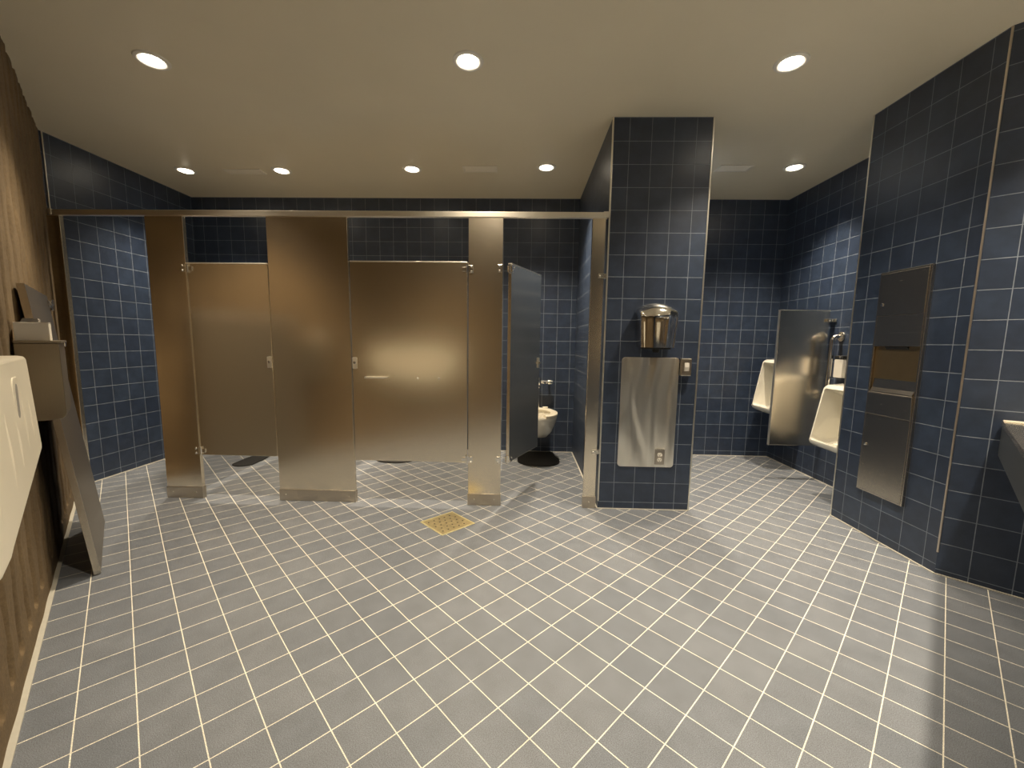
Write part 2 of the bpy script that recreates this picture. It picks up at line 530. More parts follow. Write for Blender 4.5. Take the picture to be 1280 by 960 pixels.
def hinge(root, x, z, side, y=0.0, top=True):
    """pivot hinge bridging post and door; side = +1 the door lies to the right"""
    a, b = sorted((x + side * .004, x + side * .040))
    h = link('hinge', bxo(a, b, y - .008, y - .0005, z - .017, z + .014), M_HW, root, bevel=.002)
    bm = bmesh.new()
    cyl(bm, (x + side * .006, y - .010, z - .032), (x + side * .006, y - .010, z + .032), .0075)
    link('hinge_knuckle', bm, M_HW, h, smooth=40)
    return h

def leaf(post, x, z, side):
    # leaf of a hinge bolted to the post; x is the post edge (local), side points away from that edge
    a, b = sorted((x, x + side * .036))
    h = link('hinge_leaf', bxo(a, b, -.007, -.0003, z - .028, z + .028), M_HW, post, bevel=.002)
    for dz in (-.018, .018):
        stud('leaf_bolt', h, (x + side * .022, -.007, z + dz), (0, -1, 0), .0085, .0055)

def latch(root, x, z, y=0.0):
    bm = bmesh.new()
    prism_axis(bm, rrect(.036, .088, .006, 3, x, z), y - .006, y, 'y')
    l = link('latch_plate', bm, M_EDGE, root, bevel=.0015)
    bm = bmesh.new()
    axis_lathe(bm, (x, y - .006, z + .004), (x, y - .012, z + .004), [(.0105, 0), (.0105, .7), (.008, 1)], 16)
    link('latch_dial', bm, M_HW, l, smooth=40)
    bm = bmesh.new()
    box(bm, x - .0015, x + .0015, y - .0128, y - .0118, z - .004, z + .012)
    link('dial_slot', bm, M_DARK, l)

DZ0, DZ1 = .352, 1.868
def stall_door(x0, x1, z0, z1, lab, hinge_side, name='cubicle_door'):
    t = thing(name, lab, 'stall door', ((x0 + x1) / 2, YS + .004, 0), 0, 'steel stall doors')
    w = (x1 - x0) / 2
    link('door_panel', bxo(-w, w, 0, .026, z0, z1), M_DOOR, t, bevel=.003)
    bm = bmesh.new(); box(bm, -w + .002, w - .002, -.0035, .0295, z1 - .003, z1 + .006)
    link('top_edge', bm, M_EDGE, t, bevel=.002)
    return t, w
d1, w1 = stall_door(-2.557, -1.936, .360, 1.852, 'narrow closed stall door with its latch at the right', -1)
latch(d1, w1 - .022, 1.11)
for z in (1.815, .398):
    hinge(d1, -w1, z, 1); leaf(P1, .1455 - .001, z, -1)
d2, w2 = stall_door(-1.309, -.420, .345, 1.876, 'wide closed stall door with a bright pull and latch at the left', 1)
latch(d2, -w2 + .020, 1.115)
for z in (1.828, .372):
    hinge(d2, w2, z, -1); leaf(P3, -.128 + .001, z, 1)
bm = bmesh.new()
cx2 = (-1.309 - .420) / 2
prism_axis(bm, [(-1.205 - cx2, 1.001), (-1.05 - cx2, 1.001), (-1.028 - cx2, 1.012), (-1.205 - cx2, 1.014)], -.036, 0, 'y')
link('pull', bm, M_EDGE, d2, bevel=.002)
for xx in (-.803, -.640):
    stud('bolt_head', d2, (xx - cx2, 0, 1.006), (0, -1, 0), .009, .006)

# open door of the right stall, swung inwards
A3 = radians(65.5)
d3 = thing('cubicle_door', 'stall door standing open in front of the toilet', 'stall door', (-.118, YS + .020, 0), A3, 'steel stall doors')
link('door_panel', bxo(.006, .602, -.026, 0, .350, 1.872), M_DOOR, d3, bevel=.003)
link('top_edge', bxo(.008, .600, -.029, .003, 1.868, 1.878), M_EDGE, d3, bevel=.001)
bm = bmesh.new()
prism_axis(bm, rrect(.036, .088, .006, 3, .572, 1.115), -.032, -.026, 'y')
l3 = link('latch_plate', bm, M_EDGE, d3, bevel=.0015)
bm = bmesh.new()
box(bm, .560, .600, -.045, -.032, 1.105, 1.125)
link('latch_knob', bm, M_HW, l3, bevel=.002)
for z in (1.835, .372):
    bm = bmesh.new()
    cyl(bm, (.003, -.013, z - .034), (.003, -.013, z + .034), .0085)
    h = link('hinge', bm, M_HW, d3, smooth=40)
    link('hinge_plate', bxo(.002, .056, -.034, -.0262, z - .022, z + .022), M_HW, h, bevel=.0015)
    link('hinge_plate', bxo(.002, .056, .0002, .008, z - .022, z + .022), M_HW, h, bevel=.0015)
    for dx, dz in ((.018, -.012), (.042, .012)):
        stud('hinge_bolt', h, (dx, -.034, z + dz), (0, -1, 0))
    leaf(P3, .128 - .001, z, -1)
# brackets that tie the slim post to the pillar
for z in (1.787, .455):
    bm = bmesh.new()
    prism(bm, [(.006, -.005), (.0655, -.005), (.0655, .040), (.060, .040), (.060, -.0003), (.006, -.0003)], z - .016, z + .016)
    bk = link('wall_bracket', bm, M_SATIN, P4, bevel=.0015)
    stud('bracket_bolt', bk, (.020, -.005, z), (0, -1, 0))

# panels between the stalls
for x, lab in ((-2.70, 'steel side panel behind the post left of the narrow door'),
               (-1.62, 'steel side panel between the two closed stalls'),
               (-.285, 'steel side panel left of the open stall')):
    t = thing('stall_side_panel', lab, 'partition panel', (x, YS + .032, 0), 0, 'steel side panels between stalls')
    link('panel', bxo(-.013, .013, .004, YB - YS - .045, .345, 1.868), M_STEEL, t, bevel=.002)
    for z in (.55, 1.65):
        link('wall_bracket', bxo(-.022, .022, YB - YS - .060, YB - YS - .033, z - .03, z + .03), M_SATIN, t, bevel=.002)
        link('post_bracket', bxo(-.020, .020, .001, .022, z - .03, z + .03), M_SATIN, t, bevel=.002)

# stall door taken off its hinges, leaning on the concrete wall
def leaning():
    # local frame: x along the wall away from the camera reversed, y out of the wall
    s_mid = 3.505
    base = dw(s_mid, 0, 0)
    t = thing('detached_cubicle_door', 'loose steel door leaning against the brown concrete wall', 'stall door', base, radians(-45))
    hw = .435
    bot, top, th = .185, .034, .026
    H = 1.535
    u = Vector((0, top - bot, H)).normalized()          # up the slab
    n = Vector((0, u.z, -u.y))                          # out of the slab
    def slab(x0, x1, a0, a1, b0, b1):
        bm = bmesh.new()
        box(bm, x0, x1, 0, 1, 0, 1)
        o = Vector((0, bot, 0)) + n * 0
        for v in bm.verts:
            yy = b0 + (b1 - b0) * v.co.y; aa = a0 + (a1 - a0) * v.co.z
            p = o + u * aa + n * yy
            v.co = Vector((v.co.x, p.y, p.z + .0045))
        return bm
    Ls = sqrt(H * H + (bot - top) ** 2)
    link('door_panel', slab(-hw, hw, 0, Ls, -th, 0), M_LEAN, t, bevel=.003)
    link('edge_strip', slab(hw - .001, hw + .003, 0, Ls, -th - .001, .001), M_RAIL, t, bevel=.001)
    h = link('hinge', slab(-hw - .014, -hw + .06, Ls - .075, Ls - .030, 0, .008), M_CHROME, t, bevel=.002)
    bm = bmesh.new()
    p = Vector((0, bot, 0)) + u * (Ls - .052) + n * .012
    cyl(bm, (-hw + .09, p.y, p.z), (-hw - .010, p.y, p.z), .0085)
    link('hinge_pin', bm, M_CHROME, h, smooth=40)
    bm = bmesh.new()
    cyl(bm, (-hw - .012, p.y - .003, p.z - .034), (-hw - .012, p.y + .002, p.z + .034), .0085)
    link('hinge_knuckle', bm, M_CHROME, h, smooth=40)
leaning()

# ------------------------------------------------------------------ things on the concrete wall
def changing_station():
    sc = 1.5
    base = dw(sc, 0, .74)
    t = thing('baby_changing_station', 'cream plastic fold-down baby changing station at the left edge', 'changing station', base, radians(-45))
    # outline seen from the room: local x = -(s - sc), z
    far = sc - 2.235
    out = [(far + .02, .480), (far + .006, .472), (far, .455), (far - .012, .16), (far - .006, .142),
           (-.06, .018), (-.01, .006), (.10, .004), (.18, .02), (.50, .14), (.512, .16), (.50, .455), (.494, .472), (.48, .480)]
    bm = bmesh.new()
    n = len(out)
    rings = []
    for d, sc_ in ((.016, 1.0), (.085, 1.0), (.098, .990), (.104, .972)):
        ring = []
        for x, z in out:
            k = 0.0
            zz = .24 + (z - .24) * sc_; xx = x * sc_ if x > 0 else -.12 + (x + .12) * (sc_)
            bulge = .016 * (1 - z / .48) if d > .02 else 0     # lower part swells forward
            ring.append((xx, d + bulge, zz))
        rings.append(ring)
    loft(bm, rings)
    sh = link('folding_bed', bm, M_PLASTIC, t, smooth=35, bevel=.004, bseg=3)
    # wall frame behind
    bm = bmesh.new()
    prism_axis(bm, [(x * .97 if x > 0 else x + .015, .012 + z * .97) for x, z in out], .008, .018, 'y')
    link('wall_frame', bm, M_PLASTIC, t)
    # moulded ribs
    for xc, za, zb in ((-.62, .20, .34), (-.50, .19, .40), (-.36, .16, .30), (-.22, .13, .34), (.0, .10, .34), (.2, .12, .34)):
        bm = bmesh.new()
        pts = []
        for k in range(9):
            z = za + (zb - za) * k / 8
            e = sin(pi * k / 8)
            y = .104 + .016 * (1 - z / .48)
            pts.append([(xc - .016, y - .004, z), (xc - .006, y + .003 * e, z), (xc + .006, y + .003 * e, z), (xc + .016, y - .004, z)])
        loft(bm, pts)
        link('rib', bm, M_PLASTIC, sh, smooth=60)
    # grip near the top, shade of its recess drawn as a grey slab
    bm = bmesh.new()
    prism_axis(bm, rrect(.10, .14, .03, 6, -.43, .355), .1040, .1095, 'y')
    g = link('grip', bm, M_PLASTIC, t, bevel=.003)
    bm = bmesh.new()
    prism_axis(bm, rrect(.035, .105, .017, 6, -.425, .352), .1090, .1100, 'y')
    link('grip_slot_shade', bm, M_GREYP, g)
changing_station()

def wall_box():
    s0, dep, z0, z1 = 2.80, .145, .905, 1.268
    w = .252
    base = dw(s0 + w / 2, 0, z0)
    t = thing('steel_wall_bin', 'brushed steel bin on the concrete wall behind the changing station', 'wall bin', base, radians(-45))
    h = z1 - z0
    bm = bmesh.new()
    # side outline: rounded lower front corner, rolled top edge
    o = [(.008, 0.0), (dep - .03, 0.0), (dep - .012, .005), (dep - .003, .016), (dep, .03), (dep, h - .05), (dep - .002, h - .016), (dep - .006, h - .012), (.008, h - .012)]
    prism_axis(bm, o, -w / 2, w / 2, 'x')
    link('bin_body', bm, M_BIN, t, bevel=.004, bseg=3)
    bm = bmesh.new()
    box(bm, -w / 2 - .006, w / 2 + .006, .008, dep + .008, h - .011, h)
    link('lid', bm, M_BIN, t, bevel=.003)
    bm = bmesh.new()
    box(bm, -.02, .02, dep + .008, dep + .013, h - .028, h - .006)
    link('lid_tab', bm, M_CHROME, t, bevel=.001)
    for zz in (.08, h - .08):
        link('mount', bxo(-.03, .03, -.002, .009, zz - .02, zz + .02), M_SATIN, t)
    # white carton lying on the bin with a folded grey paper sticking out
    c = thing('white_carton', 'small white carton standing on the steel wall bin', 'box', dw(2.865, .068, z1), radians(-45))
    link('carton', bxo(-.043, .043, -.056, .050, .0, .080), M_PAPER, c, bevel=.002)
    link('carton_flap', bxo(-.043, .044, .02, .051, .0802, .0825), M_PAPER, c)
    g = thing('folded_paper_stack', 'grey folded paper lying on the white carton', 'paper', dw(2.865, .060, z1 + .0828), radians(-45))
    bm = bmesh.new()
    for k in range(4):
        box(bm, -.036 + .002 * k, .038 - .001 * k, -.026 + .002 * k, .028 - .002 * (k % 2), .004 * k, .004 * k + .0035)
    link('paper_sheets', bm, M_GREYP, g)
wall_box()

# ------------------------------------------------------------------ pillar front: dryer, splash plate, switch, outlet
def dryer():
    cx, zb, zt = .976, 1.268, 1.592
    t = thing('hand_dryer', 'chrome hand dryer on the tiled pillar', 'hand dryer', (cx, YS, zb))
    H = zt - zb
    bm = bmesh.new()
    rings = []
    nlev = 15
    for k in range(nlev + 1):
        f = k / nlev
        z = H * f
        hw = .124 + .016 * min(1, f * 1.25)
        if f < .62: dep = .150 + .018 * f
        else:
            q = (f - .62) / .38
            dep = .025 + .136 * sqrt(max(0, 1 - q * q))
        r = min(.045, dep * .45)
        if f > .80: hw -= .012 * ((f - .80) / .20) ** 2
        ring = [(-hw, -.012, z)]
        drop_ = 0.0
        for i in range(7):
            a = pi + pi / 2 * i / 6
            ring.append((-hw + r + r * cos(a), -dep + r + r * sin(a), z))
        for i in range(1, 8):
            x = (-hw + r) + (2 * hw - 2 * r) * i / 8
            ring.append((x, -dep - .022 * (1 - (x / hw) ** 2), z))
        for i in range(7):
            a = 1.5 * pi + pi / 2 * i / 6
            ring.append((hw - r + r * cos(a), -dep + r + r * sin(a), z))
        ring.append((hw, -.012, z))
        # arched top: lower the shoulders
        if f > .55:
            q = (f - .55) / .45
            ring = [(x, y, z - .040 * q * q * (x / hw) ** 2) for x, y, z in ring]
        rings.append(ring)
    loft(bm, rings)
    link('cover', bm, M_CHROME, t, smooth=55)
    link('back_plate', bxo(-.118, .118, -.013, -.0005, .004, H - .050), M_SATIN, t, bevel=.003)
    bm = bmesh.new()
    box(bm, -.095, .095, -.125, -.030, -.012, .003)
    u = link('underside', bm, M_DARK, t, bevel=.004)
    bm = bmesh.new()
    lathe(bm, [(.022, -.026), (.026, -.010), (.026, .0)], 20, Matrix.Translation((0, -.080, -.010)))
    link('air_nozzle', bm, M_BLACK, u, smooth=40)
dryer()

PX0, PX1, PZ0, PZ1 = .752, 1.181, .346, 1.193
bm = bmesh.new()
w, h = PX1 - PX0, PZ1 - PZ0
prism_axis(bm, rrect(w, h, .026, 6, 0, h / 2), -.006, -.0008, 'y')
sp = link('splash_plate', bm, M_SPLASH, None, bevel=.0015, loc=((PX0 + PX1) / 2, YS, PZ0))
tag(sp, 'wavy polished steel splash plate under the hand dryer', 'splash plate', kind='thing')

def outlet():
    t = thing('power_outlet', 'double socket set in the lower right of the splash plate', 'outlet', (1.072, YS - .0065, .368))
    bm = bmesh.new(); prism_axis(bm, rrect(.074, .120, .004, 2, 0, .060), -.006, 0, 'y')
    link('cover_plate', bm, M_SHOE, t, bevel=.002)
    for z in (.038, .078):
        bm = bmesh.new()
        pts = []
        for i in range(24):
            a = 2 * pi * i / 24
            pts.append((.0175 * cos(a), z + max(-.0145, min(.0145, .0175 * sin(a)))))
        prism_axis(bm, pts, -.009, -.006, 'y')
        f = link('socket_face', bm, M_WHITE, t)
        for xa in (-.0075, .0050):
            link('socket_slot', bxo(xa, xa + .0025, -.0094, -.0088, z, z + .008), M_DARK, f)
        bm = bmesh.new()
        axis_lathe(bm, (0, -.0088, z - .007), (0, -.0094, z - .007), [(.0028, 0), (.0028, 1)], 10)
        link('earth_hole', bm, M_DARK, f)
    link('top_lip', bxo(-.038, .038, -.010, 0, .119, .125), M_SATIN, t, bevel=.001)
outlet()
def switch():
    t = thing('light_switch', 'steel box with a white rocker switch right of the splash plate', 'switch', (1.222, YS, 1.060))
    bm = bmesh.new(); prism_axis(bm, rrect(.074, .130, .005, 3, 0, .065), -.040, -.0005, 'y')
    link('switch_box', bm, M_SATIN, t, bevel=.003)
    bm = bmesh.new(); prism_axis(bm, rrect(.070, .122, .004, 2, 0, .065), -.0435, -.040, 'y')
    p = link('cover_plate', bm, M_SHOE, t, bevel=.0015)
    bm = bmesh.new(); prism_axis(bm, [(-.043, .036), (-.046, .036), (-.051, .066), (-.046, .098), (-.043, .098)], -.017, .017, 'x')
    link('rocker', bm, M_WHITE, p, bevel=.001)
switch()

# ------------------------------------------------------------------ floor drain
dr = thing('floor_drain', 'square brass floor drain set diagonally in the grey floor', 'drain', (-.514, 2.806, 0), radians(45))
S = .141
bm = bmesh.new()
def ringbox(bm, a, b, z0, z1):
    box(bm, -b, b, -b, -a, z0, z1); box(bm, -b, b, a, b, z0, z1); box(bm, -b, -a, -a, a, z0, z1); box(bm, a, b, -a, a, z0, z1)
ringbox(bm, S - .013, S, -.004, .0035)
link('drain_frame', bm, M_BRASSEDGE, dr, bevel=.001)
g = link('grate', bxo(-S + .0145, S - .0145, -S + .0145, S - .0145, -.004, .0018), M_BRASS, dr, bevel=.0008)
bm = bmesh.new()
for i in range(5):
    for j in range(5):
        lathe(bm, [(.006, .0017), (.006, .0022)], 12, Matrix.Translation((-.09 + .045 * i + (.010 if j % 2 else -.010), -.09 + .045 * j, 0)))
link('grate_hole', bm, M_DARK, g)['kind'] = 'stuff'

# ------------------------------------------------------------------ toilet
def ell(cx, cy, a, b, z, n=36, p=2.0, flat=None):
    pts = []
    for i in range(n):
        t = 2 * pi * i / n
        c, s = cos(t), sin(t)
        x = cx + b * math.copysign(abs(c) ** (2 / p), c)
        y = cy + a * math.copysign(abs(s) ** (2 / p), s)
        if flat is not None: y = min(y, flat)
        pts.append((x, y, z))
    return pts
def toilet():
    X = .195
    t = thing('toilet', 'white wall-hung toilet half hidden behind the open stall door', 'toilet', (X, YB, 0))
    yw = -.001
    bm = bmesh.new()
    cy = -.395
    rings = [ell(0, cy + .20, .10, .085, .235), ell(0, cy + .15, .155, .115, .262), ell(0, cy + .085, .215, .150, .330),
             ell(0, cy + .035, .262, .178, .420), ell(0, cy + .005, .285, .192, .485), ell(0, cy, .292, .197, .512),
             ell(0, cy, .288, .193, .524), ell(0, cy, .232, .140, .524), ell(0, cy + .01, .215, .125, .50),
             ell(0, cy + .03, .165, .095, .42), ell(0, cy + .05, .09, .055, .36)]
    loft(bm, rings)
    b = link('bowl', bm, M_PORC, t, smooth=60)
    bm = bmesh.new()
    loft(bm, [[(x, y, z) for x, z in rrect(.30 - .05 * k, .26 - .03 * k, .05, 5, 0, .375 + .012 * k)] for k, y in ((0, yw), (0, -.03), (.6, -.10), (1.2, -.20))])
    link('wall_outlet', bm, M_PORC, t, smooth=50)
    # open-front seat
    bm = bmesh.new()
    n = 44
    secs = []
    for i in range(n + 1):
        a = -pi / 2 + .30 + (2 * pi - .60) * i / n
        ca, sa = cos(a), sin(a)
        o = Vector((.199 * ca, cy + .296 * sa, 0)); q = Vector((.122 * ca, cy + .01 + .205 * sa, 0))
        secs.append([(o.x, o.y, .528), (o.x * .99, o.y, .546), ((o.x * 3 + q.x) / 4, (o.y * 3 + q.y) / 4, .553), ((o.x + 3 * q.x) / 4, (o.y + 3 * q.y) / 4, .552), (q.x, q.y, .541), (q.x, q.y, .528)])
    loft(bm, secs)
    link('seat', bm, M_SEAT, t, smooth=50)
    for s in (-1, 1):
        bm = bmesh.new()
        cyl(bm, (s * .05, -.095, .548), (s * .11, -.095, .548), .012)
        link('seat_hinge', bm, M_SEAT, t, smooth=40)
    # flush valve: pipe up from the bowl, body, supply stop to the right
    bm = bmesh.new()
    tube(bm, [(.0, -.085, .515), (.0, -.085, .60), (.0, -.085, .80)], .0145)
    v = link('flush_valve', bm, M_CHROME, t, smooth=50)
    bm = bmesh.new()
    axis_lathe(bm, (.0, -.085, .775), (.0, -.085, .905), [(.020, 0), (.026, .06), (.026, .20), (.021, .26), (.033, .36), (.036, .50), (.036, .78), (.030, .86), (.028, .95), (.010, 1)], 24)
    link('valve_body', bm, M_CHROME, v, smooth=40)
    bm = bmesh.new()
    axis_lathe(bm, (-.01, -.085, .842), (.165, -.085, .842), [(.016, 0), (.016, .3), (.021, .33), (.021, .42), (.017, .46), (.017, .62), (.026, .66), (.029, .80), (.024, .95), (.012, 1)], 22)
    cyl(bm, (.125, -.085, .842), (.125, -.001, .842), .013)
    link('supply_stop', bm, M_CHROME, v, smooth=40)
    bm = bmesh.new()
    tube(bm, [(.0, -.118, .850), (.0, -.145, .852), (.0, -.175, .846)], .0075)
    link('handle', bm, M_CHROME, v, smooth=40)
toilet()

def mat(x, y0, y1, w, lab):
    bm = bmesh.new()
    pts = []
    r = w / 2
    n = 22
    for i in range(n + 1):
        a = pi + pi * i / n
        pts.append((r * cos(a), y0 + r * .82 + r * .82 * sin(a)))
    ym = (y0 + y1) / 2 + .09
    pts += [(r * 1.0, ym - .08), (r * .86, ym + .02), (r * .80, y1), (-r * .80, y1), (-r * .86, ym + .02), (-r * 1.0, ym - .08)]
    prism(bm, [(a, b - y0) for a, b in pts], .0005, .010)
    o = link('floor_mat_patch', bm, M_BLACK, None, bevel=.003, loc=(x, y0, 0))
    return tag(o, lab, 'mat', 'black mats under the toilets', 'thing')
mat(.197, 4.20, 4.79, .46, 'black rubber mat on the floor under the toilet')
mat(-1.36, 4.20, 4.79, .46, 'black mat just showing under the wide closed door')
mat(-2.86, 3.97, 4.50, .21, 'narrow black patch on the floor under the narrow closed door')  # flat black slab drawn for the dark floor patch in this stall

# ------------------------------------------------------------------ urinals, screen, grab bar
def urinal(yc, zl, lab, zt, w=.37):
    """zl lip height, zt top of the shield"""
    t = thing('urinal', lab, 'urinal', (XR, yc, zl), 0, 'white wall-hung urinals')
    h = zt - zl
    out = [(-.001, -.085), (-.15, -.085), (-.285, -.050), (-.335, -.018), (-.345, .006), (-.335, .05), (-.262, h - .03), (-.235, h), (-.001, h + .02)]
    bm = bmesh.new(); prism_axis(bm, out, -w / 2, w / 2, 'y')
    o = link('basin', bm, M_PORC, t, bevel=.022, bseg=4)
    bake(o)
    cav = [(-.06, .05), (-.12, .012), (-.22, -.012), (-.32, .014), (-.50, .020), (-.50, h - .03), (-.20, h - .03), (-.075, h - .09)]
    bm = bmesh.new(); prism_axis(bm, cav, -w / 2 + .030, w / 2 - .030, 'y')
    c = link('cutter', bm, M_PORC, t, bevel=.028, bseg=4)
    bake(c)
    b = o.modifiers.new('cut', 'BOOLEAN'); b.operation = 'DIFFERENCE'; b.object = c; b.solver = 'EXACT'
    bpy.context.view_layer.update()
    bake(o); drop(c)
    for p in o.data.polygons: p.use_smooth = True
    o.data.set_sharp_from_angle(angle=radians(40))
    bv = o.modifiers.new('bevel', 'BEVEL'); bv.width = .007; bv.segments = 3; bv.limit_method = 'ANGLE'; bv.angle_limit = radians(45)
    # strainer in the bowl
    bm = bmesh.new()
    lathe(bm, [(.048, -.004), (.048, .004), (.030, .010), (.004, .012)], 24, Matrix.Translation((-.20, 0, .000)))
    link('strainer', bm, M_PORC, t, smooth=50)
    # trap outlet below
    bm = bmesh.new()
    loft(bm, [[(x, y, z) for x, y in rrect(.12 - .03 * k, .15 - .03 * k, .03, 5, -.075, 0)] for k, z in ((0, -.07), (.5, -.12), (1, -.15))])
    link('trap', bm, M_PORC, t, smooth=50)
    # flush valve on top
    bm = bmesh.new()
    tube(bm, [(-.075, 0, h + .005), (-.075, 0, h + .10)], .011)
    v = link('flush_valve', bm, M_CHROME, t, smooth=50)
    bm = bmesh.new()
    axis_lathe(bm, (-.075, 0, h + .09), (-.075, 0, h + .20), [(.018, 0), (.026, .1), (.026, .4), (.034, .45), (.034, .85), (.024, .95), (.008, 1)], 22)
    cyl(bm, (-.075, 0, h + .14), (-.001, 0, h + .14), .014)
    link('valve_body', bm, M_CHROME, v, smooth=40)
    return t
urinal(4.42, .635, 'white urinal far in the alcove, left of the steel screen', 1.145)
urinal(3.475, .470, 'low white urinal nearest the tiled block, right of the steel screen', .965)

def screen():
    ys = 3.99
    t = thing('urinal_screen', 'dark steel privacy screen between the two urinals', 'privacy screen', (XR, ys, 0))
    link('screen_panel', bxo(-.488, -.030, -.012, .012, .340, 1.625), M_DOOR, t, bevel=.003)
    bm = bmesh.new(); box(bm, -.489, -.029, -.0132, .0132, 1.622, 1.630); box(bm, -.4915, -.487, -.0132, .0132, .338, 1.630)
    link('edge_cap', bm, M_EDGE, t, bevel=.001)
    for z in (1.535, .44):
        bm = bmesh.new()
        prism(bm, [(-.062, -.012), (-.062, -.040), (-.010, -.040), (-.010, -.062), (-.0005, -.062), (-.0005, .05), (-.010, .05), (-.010, -.012)], z - .014, z + .014)
        br = link('wall_bracket', bm, M_SATIN, t, bevel=.002)
        for x in (-.05, -.024):
            stud('bracket_bolt', br, (x, -.040, z), (0, -1, 0))
screen()

def grab_bar():
    y = 3.855
    t = thing('grab_bar', 'upright curved chrome grab bar on the alcove wall beside the screen', 'grab bar', (XR, y, .80))
    pts = [(-.006, 0, .03), (-.045, 0, .03)]
    for i in range(7):
        a = pi / 2 * i / 6
        pts.append((-.045 - .03 * sin(a), 0, .06 - .03 * cos(a)))
    pts += [(-.075, 0, .2), (-.075, 0, .4), (-.075, 0, .54)]
    for i in range(7):
        a = pi / 2 * i / 6
        pts.append((-.045 - .03 * cos(a), 0, .54 + .045 * sin(a)))
    pts += [(-.006, 0, .585)]
    bm = bmesh.new(); tube(bm, pts, .0185, 18)
    link('bar', bm, M_CHROME, t, smooth=60)
    for z in (.03, .585):
        bm = bmesh.new()
        axis_lathe(bm, (-.0005, 0, z), (-.012, 0, z), [(.042, 0), (.042, .5), (.034, 1)], 24)
        link('flange', bm, M_SATIN, t, smooth=40)
grab_bar()
def wall_dispenser():
    t = thing('wall_dispenser', 'small white dispenser with a dark top beside the grab bar', 'dispenser', (XR, 3.765, 1.015))
    bm = bmesh.new(); prism_axis(bm, rrect(.10, .165, .010, 4, 0, .085), -.070, -.0005, 'x')
    link('dispenser_body', bm, M_WHITE, t, bevel=.004)
    bm = bmesh.new(); box(bm, -.072, -.001, -.050, .050, .168, .200)
    l = link('dispenser_top', bm, M_BLACK, t, bevel=.006)
    bm = bmesh.new(); axis_lathe(bm, (-.072, -.02, .188), (-.082, -.02, .188), [(.011, 0), (.010, .7), (.003, 1)], 14)
    link('dispenser_button', bm, M_CHROME, l, smooth=50)
wall_dispenser()

# ------------------------------------------------------------------ recessed towel unit in the block
def towel_unit():
    y0, y1, z0, z1 = 2.540, 2.890, .306, 1.782
    yc = (y0 + y1) / 2; w = (y1 - y0) / 2; H = z1 - z0
    t = thing('towel_dispenser', 'tall steel paper towel dispenser and bin on the tiled block', 'towel dispenser', (XB, yc, z0))
    def bx(a0, a1, d0, d1, za, zb):      # a across, d out of the wall (towards -x)
        return bxo(-d1, -d0, a0, a1, za, zb)
    m1 = steel('towel unit steel', (.55, .50, .43), .27, (3, 3, 60), 0.0, .01)
    fr = .012
    nz0, nz1 = .995 - z0, 1.30 - z0
    fl = .845 - z0
    # frame round the edge
    bm = bmesh.new()
    box(bm, -.020, -.0005, -w, -w + fr, 0, H); box(bm, -.020, -.0005, w - fr, w, 0, H)
    box(bm, -.020, -.0005, -w + fr, w - fr, 0, fr); box(bm, -.020, -.0005, -w + fr, w - fr, H - fr, H)
    link('unit_frame', bm, m1, t, bevel=.002)
    up = link('upper_door', bx(-w + fr, w - fr, .0005, .024, nz1 + .20, H - fr), m1, t, bevel=.002)
    link('towel_cover', bx(-w + fr, w - fr, .0005, .021, nz1, nz1 + .198), m1, t, bevel=.002)
    link('cover_slit', bx(-w + fr + .01, w - fr - .11, .021, .0222, nz1 + .083, nz1 + .088), M_RAIL, t)
    # niche
    mn = plain('niche steel with painted reflection', (.34, .25, .14), .35, .9, noise=.15, nscale=8)  # brown reflected inside the niche is put into this base colour
    bm = bmesh.new()
    box(bm, -.003, -.0005, -w + fr, w - fr, nz0, nz1)
    n = link('niche_back', bm, mn, t)
    bm = bmesh.new()
    rings = []
    for k in range(9):
        f = k / 8
        rings.append([(-.003, -w + .10 + .20 * f * .8, nz1 - .02), (-.016, -w + .10 + .20 * f * .8, nz1 - .004), (-.004, -w + .10 + .20 * f * .8, nz1 - .001)])
    loft(bm, rings)
    link('towel_slot', bm, M_DARK, n)
    bm = bmesh.new()
    prism_axis(bm, [(-.003, nz0 + .01), (-.003, nz0 + .09), (-.010, nz0 + .03), (-.022, nz0 + .006), (-.022, nz0)], -w + fr + .01, w - fr - .01, 'y')
    link('niche_ramp', bm, m1, n)
    # lip and waste door
    lo = bmesh.new()
    prism_axis(lo, [(-.0005, fl), (-.022, fl), (-.030, nz0 - .01), (-.026, nz0), (-.0005, nz0)], -w + fr, w - fr, 'y')
    link('waste_chute', lo, m1, t, bevel=.002)
    wd = link('waste_door', bx(-w + fr, w - fr, .0005, .022, fr, fl - .003), m1, t, bevel=.002)
    for par, yy, zz in ((up, 2.846, 1.572), (wd, 2.852, .632)):
        bm = bmesh.new()
        axis_lathe(bm, (-.022, yy - yc, zz - z0), (-.029, yy - yc, zz - z0), [(.010, 0), (.010, .7), (.007, 1)], 16)
        link('lock', bm, M_CHROME, par, smooth=40)
towel_unit()

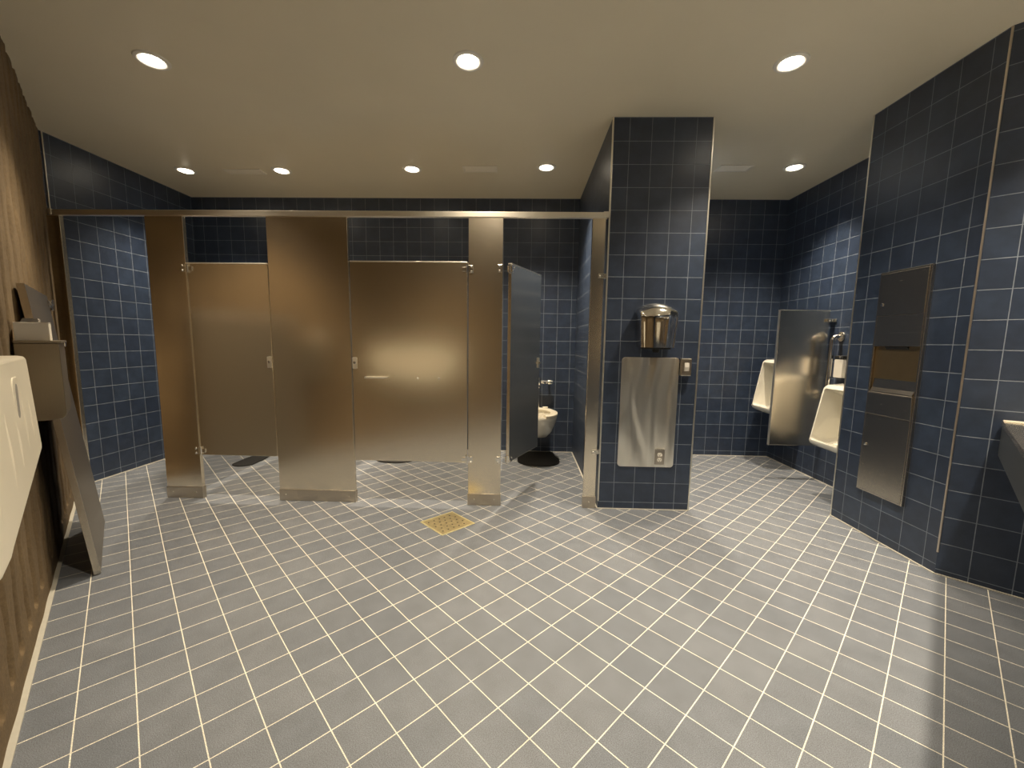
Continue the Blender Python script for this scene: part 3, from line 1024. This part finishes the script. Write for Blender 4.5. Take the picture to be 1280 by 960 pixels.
# ------------------------------------------------------------------ basin counter, only its tip shows
def counter():
    # local frame at the wall end of the front edge: x runs out along the front edge, y back towards the basin wall
    t = thing('basin_counter', 'dark basin counter with a bright steel edge at the right edge', 'counter', (2.510, 2.190, 0), radians(-135))
    L, D = 1.75, .50
    # -135 deg: local x = (-.707,-.707), local y = (.707,-.707)
    o = [(0.012, .715), (.05, .690), (D, .690), (D, .895), (0.0, .895), (0.0, .74)]
    bm = bmesh.new(); prism_axis(bm, o, .004, L, 'x')
    link('counter_body', bm, M_COUNTER, t, bevel=.003)
    bm = bmesh.new()
    box(bm, .004, L, -.004, .060, .896, .920); box(bm, .004, .03, .060, D, .896, .920); box(bm, L - .05, L, .060, D, .896, .920); box(bm, .03, L - .05, D - .06, D, .896, .920)
    link('steel_rim', bm, M_RAIL, t, bevel=.004)
    for x in (.005, .034):
        link('back_lip', bxo(x, x + .007, .0, D, .9205, .927), M_EDGE, t, bevel=.002)
    bm = bmesh.new()
    box(bm, .031, L - .051, .061, D - .061, .896, .902)
    link('basin_floor', bm, M_BASIN, t)
    # supports
    bm = bmesh.new()
    box(bm, L - .05, L - .01, .12, D, .0, .690)
    link('end_panel', bm, M_COUNTER, t)
counter()

def mirror():
    # unseen mirror over the basins, added to bounce light onto the ceiling
    m = Vector((1.72, .52, 0))
    t = thing('added_mirror', 'unseen frameless mirror added over the basin counter to bounce light', 'mirror', m, radians(-135))
    link('mirror_glass', bxo(-.80, .80, -.009, -.003, 1.06, 2.25), plain('mirror silver', (.93, .93, .92), .02, 1.0), t)
    for z in (1.055, 2.245):
        for x in (-.5, .5):
            link('mirror_clip', bxo(x - .02, x + .02, -.013, -.001, z - .008, z + .018), M_SATIN, t, bevel=.001)
mirror()

# ------------------------------------------------------------------ camera
f, PIT, ROL, YAW, CX, CY, H = 514.8699, radians(6.749), radians(.821), radians(-1.611), 637.66, 489.009, 1.2898
def w_(v):
    c, s = cos(YAW), sin(YAW)
    return Vector((c * v[0] + s * v[1], -s * v[0] + c * v[1], v[2]))
F = w_((0, cos(PIT), -sin(PIT))); R0 = w_((1, 0, 0)); U0 = w_((0, sin(PIT), cos(PIT)))
Rt = cos(ROL) * R0 + sin(ROL) * U0
Up = cos(ROL) * U0 - sin(ROL) * R0
cam = bpy.data.cameras.new('camera')
cam.sensor_fit = 'HORIZONTAL'; cam.sensor_width = 36; cam.lens = 36 * f / 1280
cam.shift_x = (640 - CX) / 1280; cam.shift_y = (CY - 480) / 1280
cam.clip_start = .02
co = bpy.data.objects.new('camera', cam)
COL.objects.link(co)
M = Matrix((Rt, Up, -F)).transposed().to_4x4()
M.translation = (0, 0, H)
co.matrix_world = M
scn.camera = co

# ------------------------------------------------------------------ world and view
w = bpy.data.worlds.new('world'); scn.world = w
w.use_nodes = True
w.node_tree.nodes['Background'].inputs['Color'].default_value = (1.0, .9, .75, 1)
w.node_tree.nodes['Background'].inputs['Strength'].default_value = .0
scn.view_settings.view_transform = 'Standard'
scn.view_settings.look = 'None'
scn.view_settings.exposure = 0.0
scn.view_settings.gamma = 1.0
scn.view_settings.use_curve_mapping = False
scn.cycles.max_bounces = 10
scn.cycles.diffuse_bounces = 6
scn.cycles.glossy_bounces = 6
scn.cycles.sample_clamp_indirect = 60.0
scn.cycles.use_denoising = True
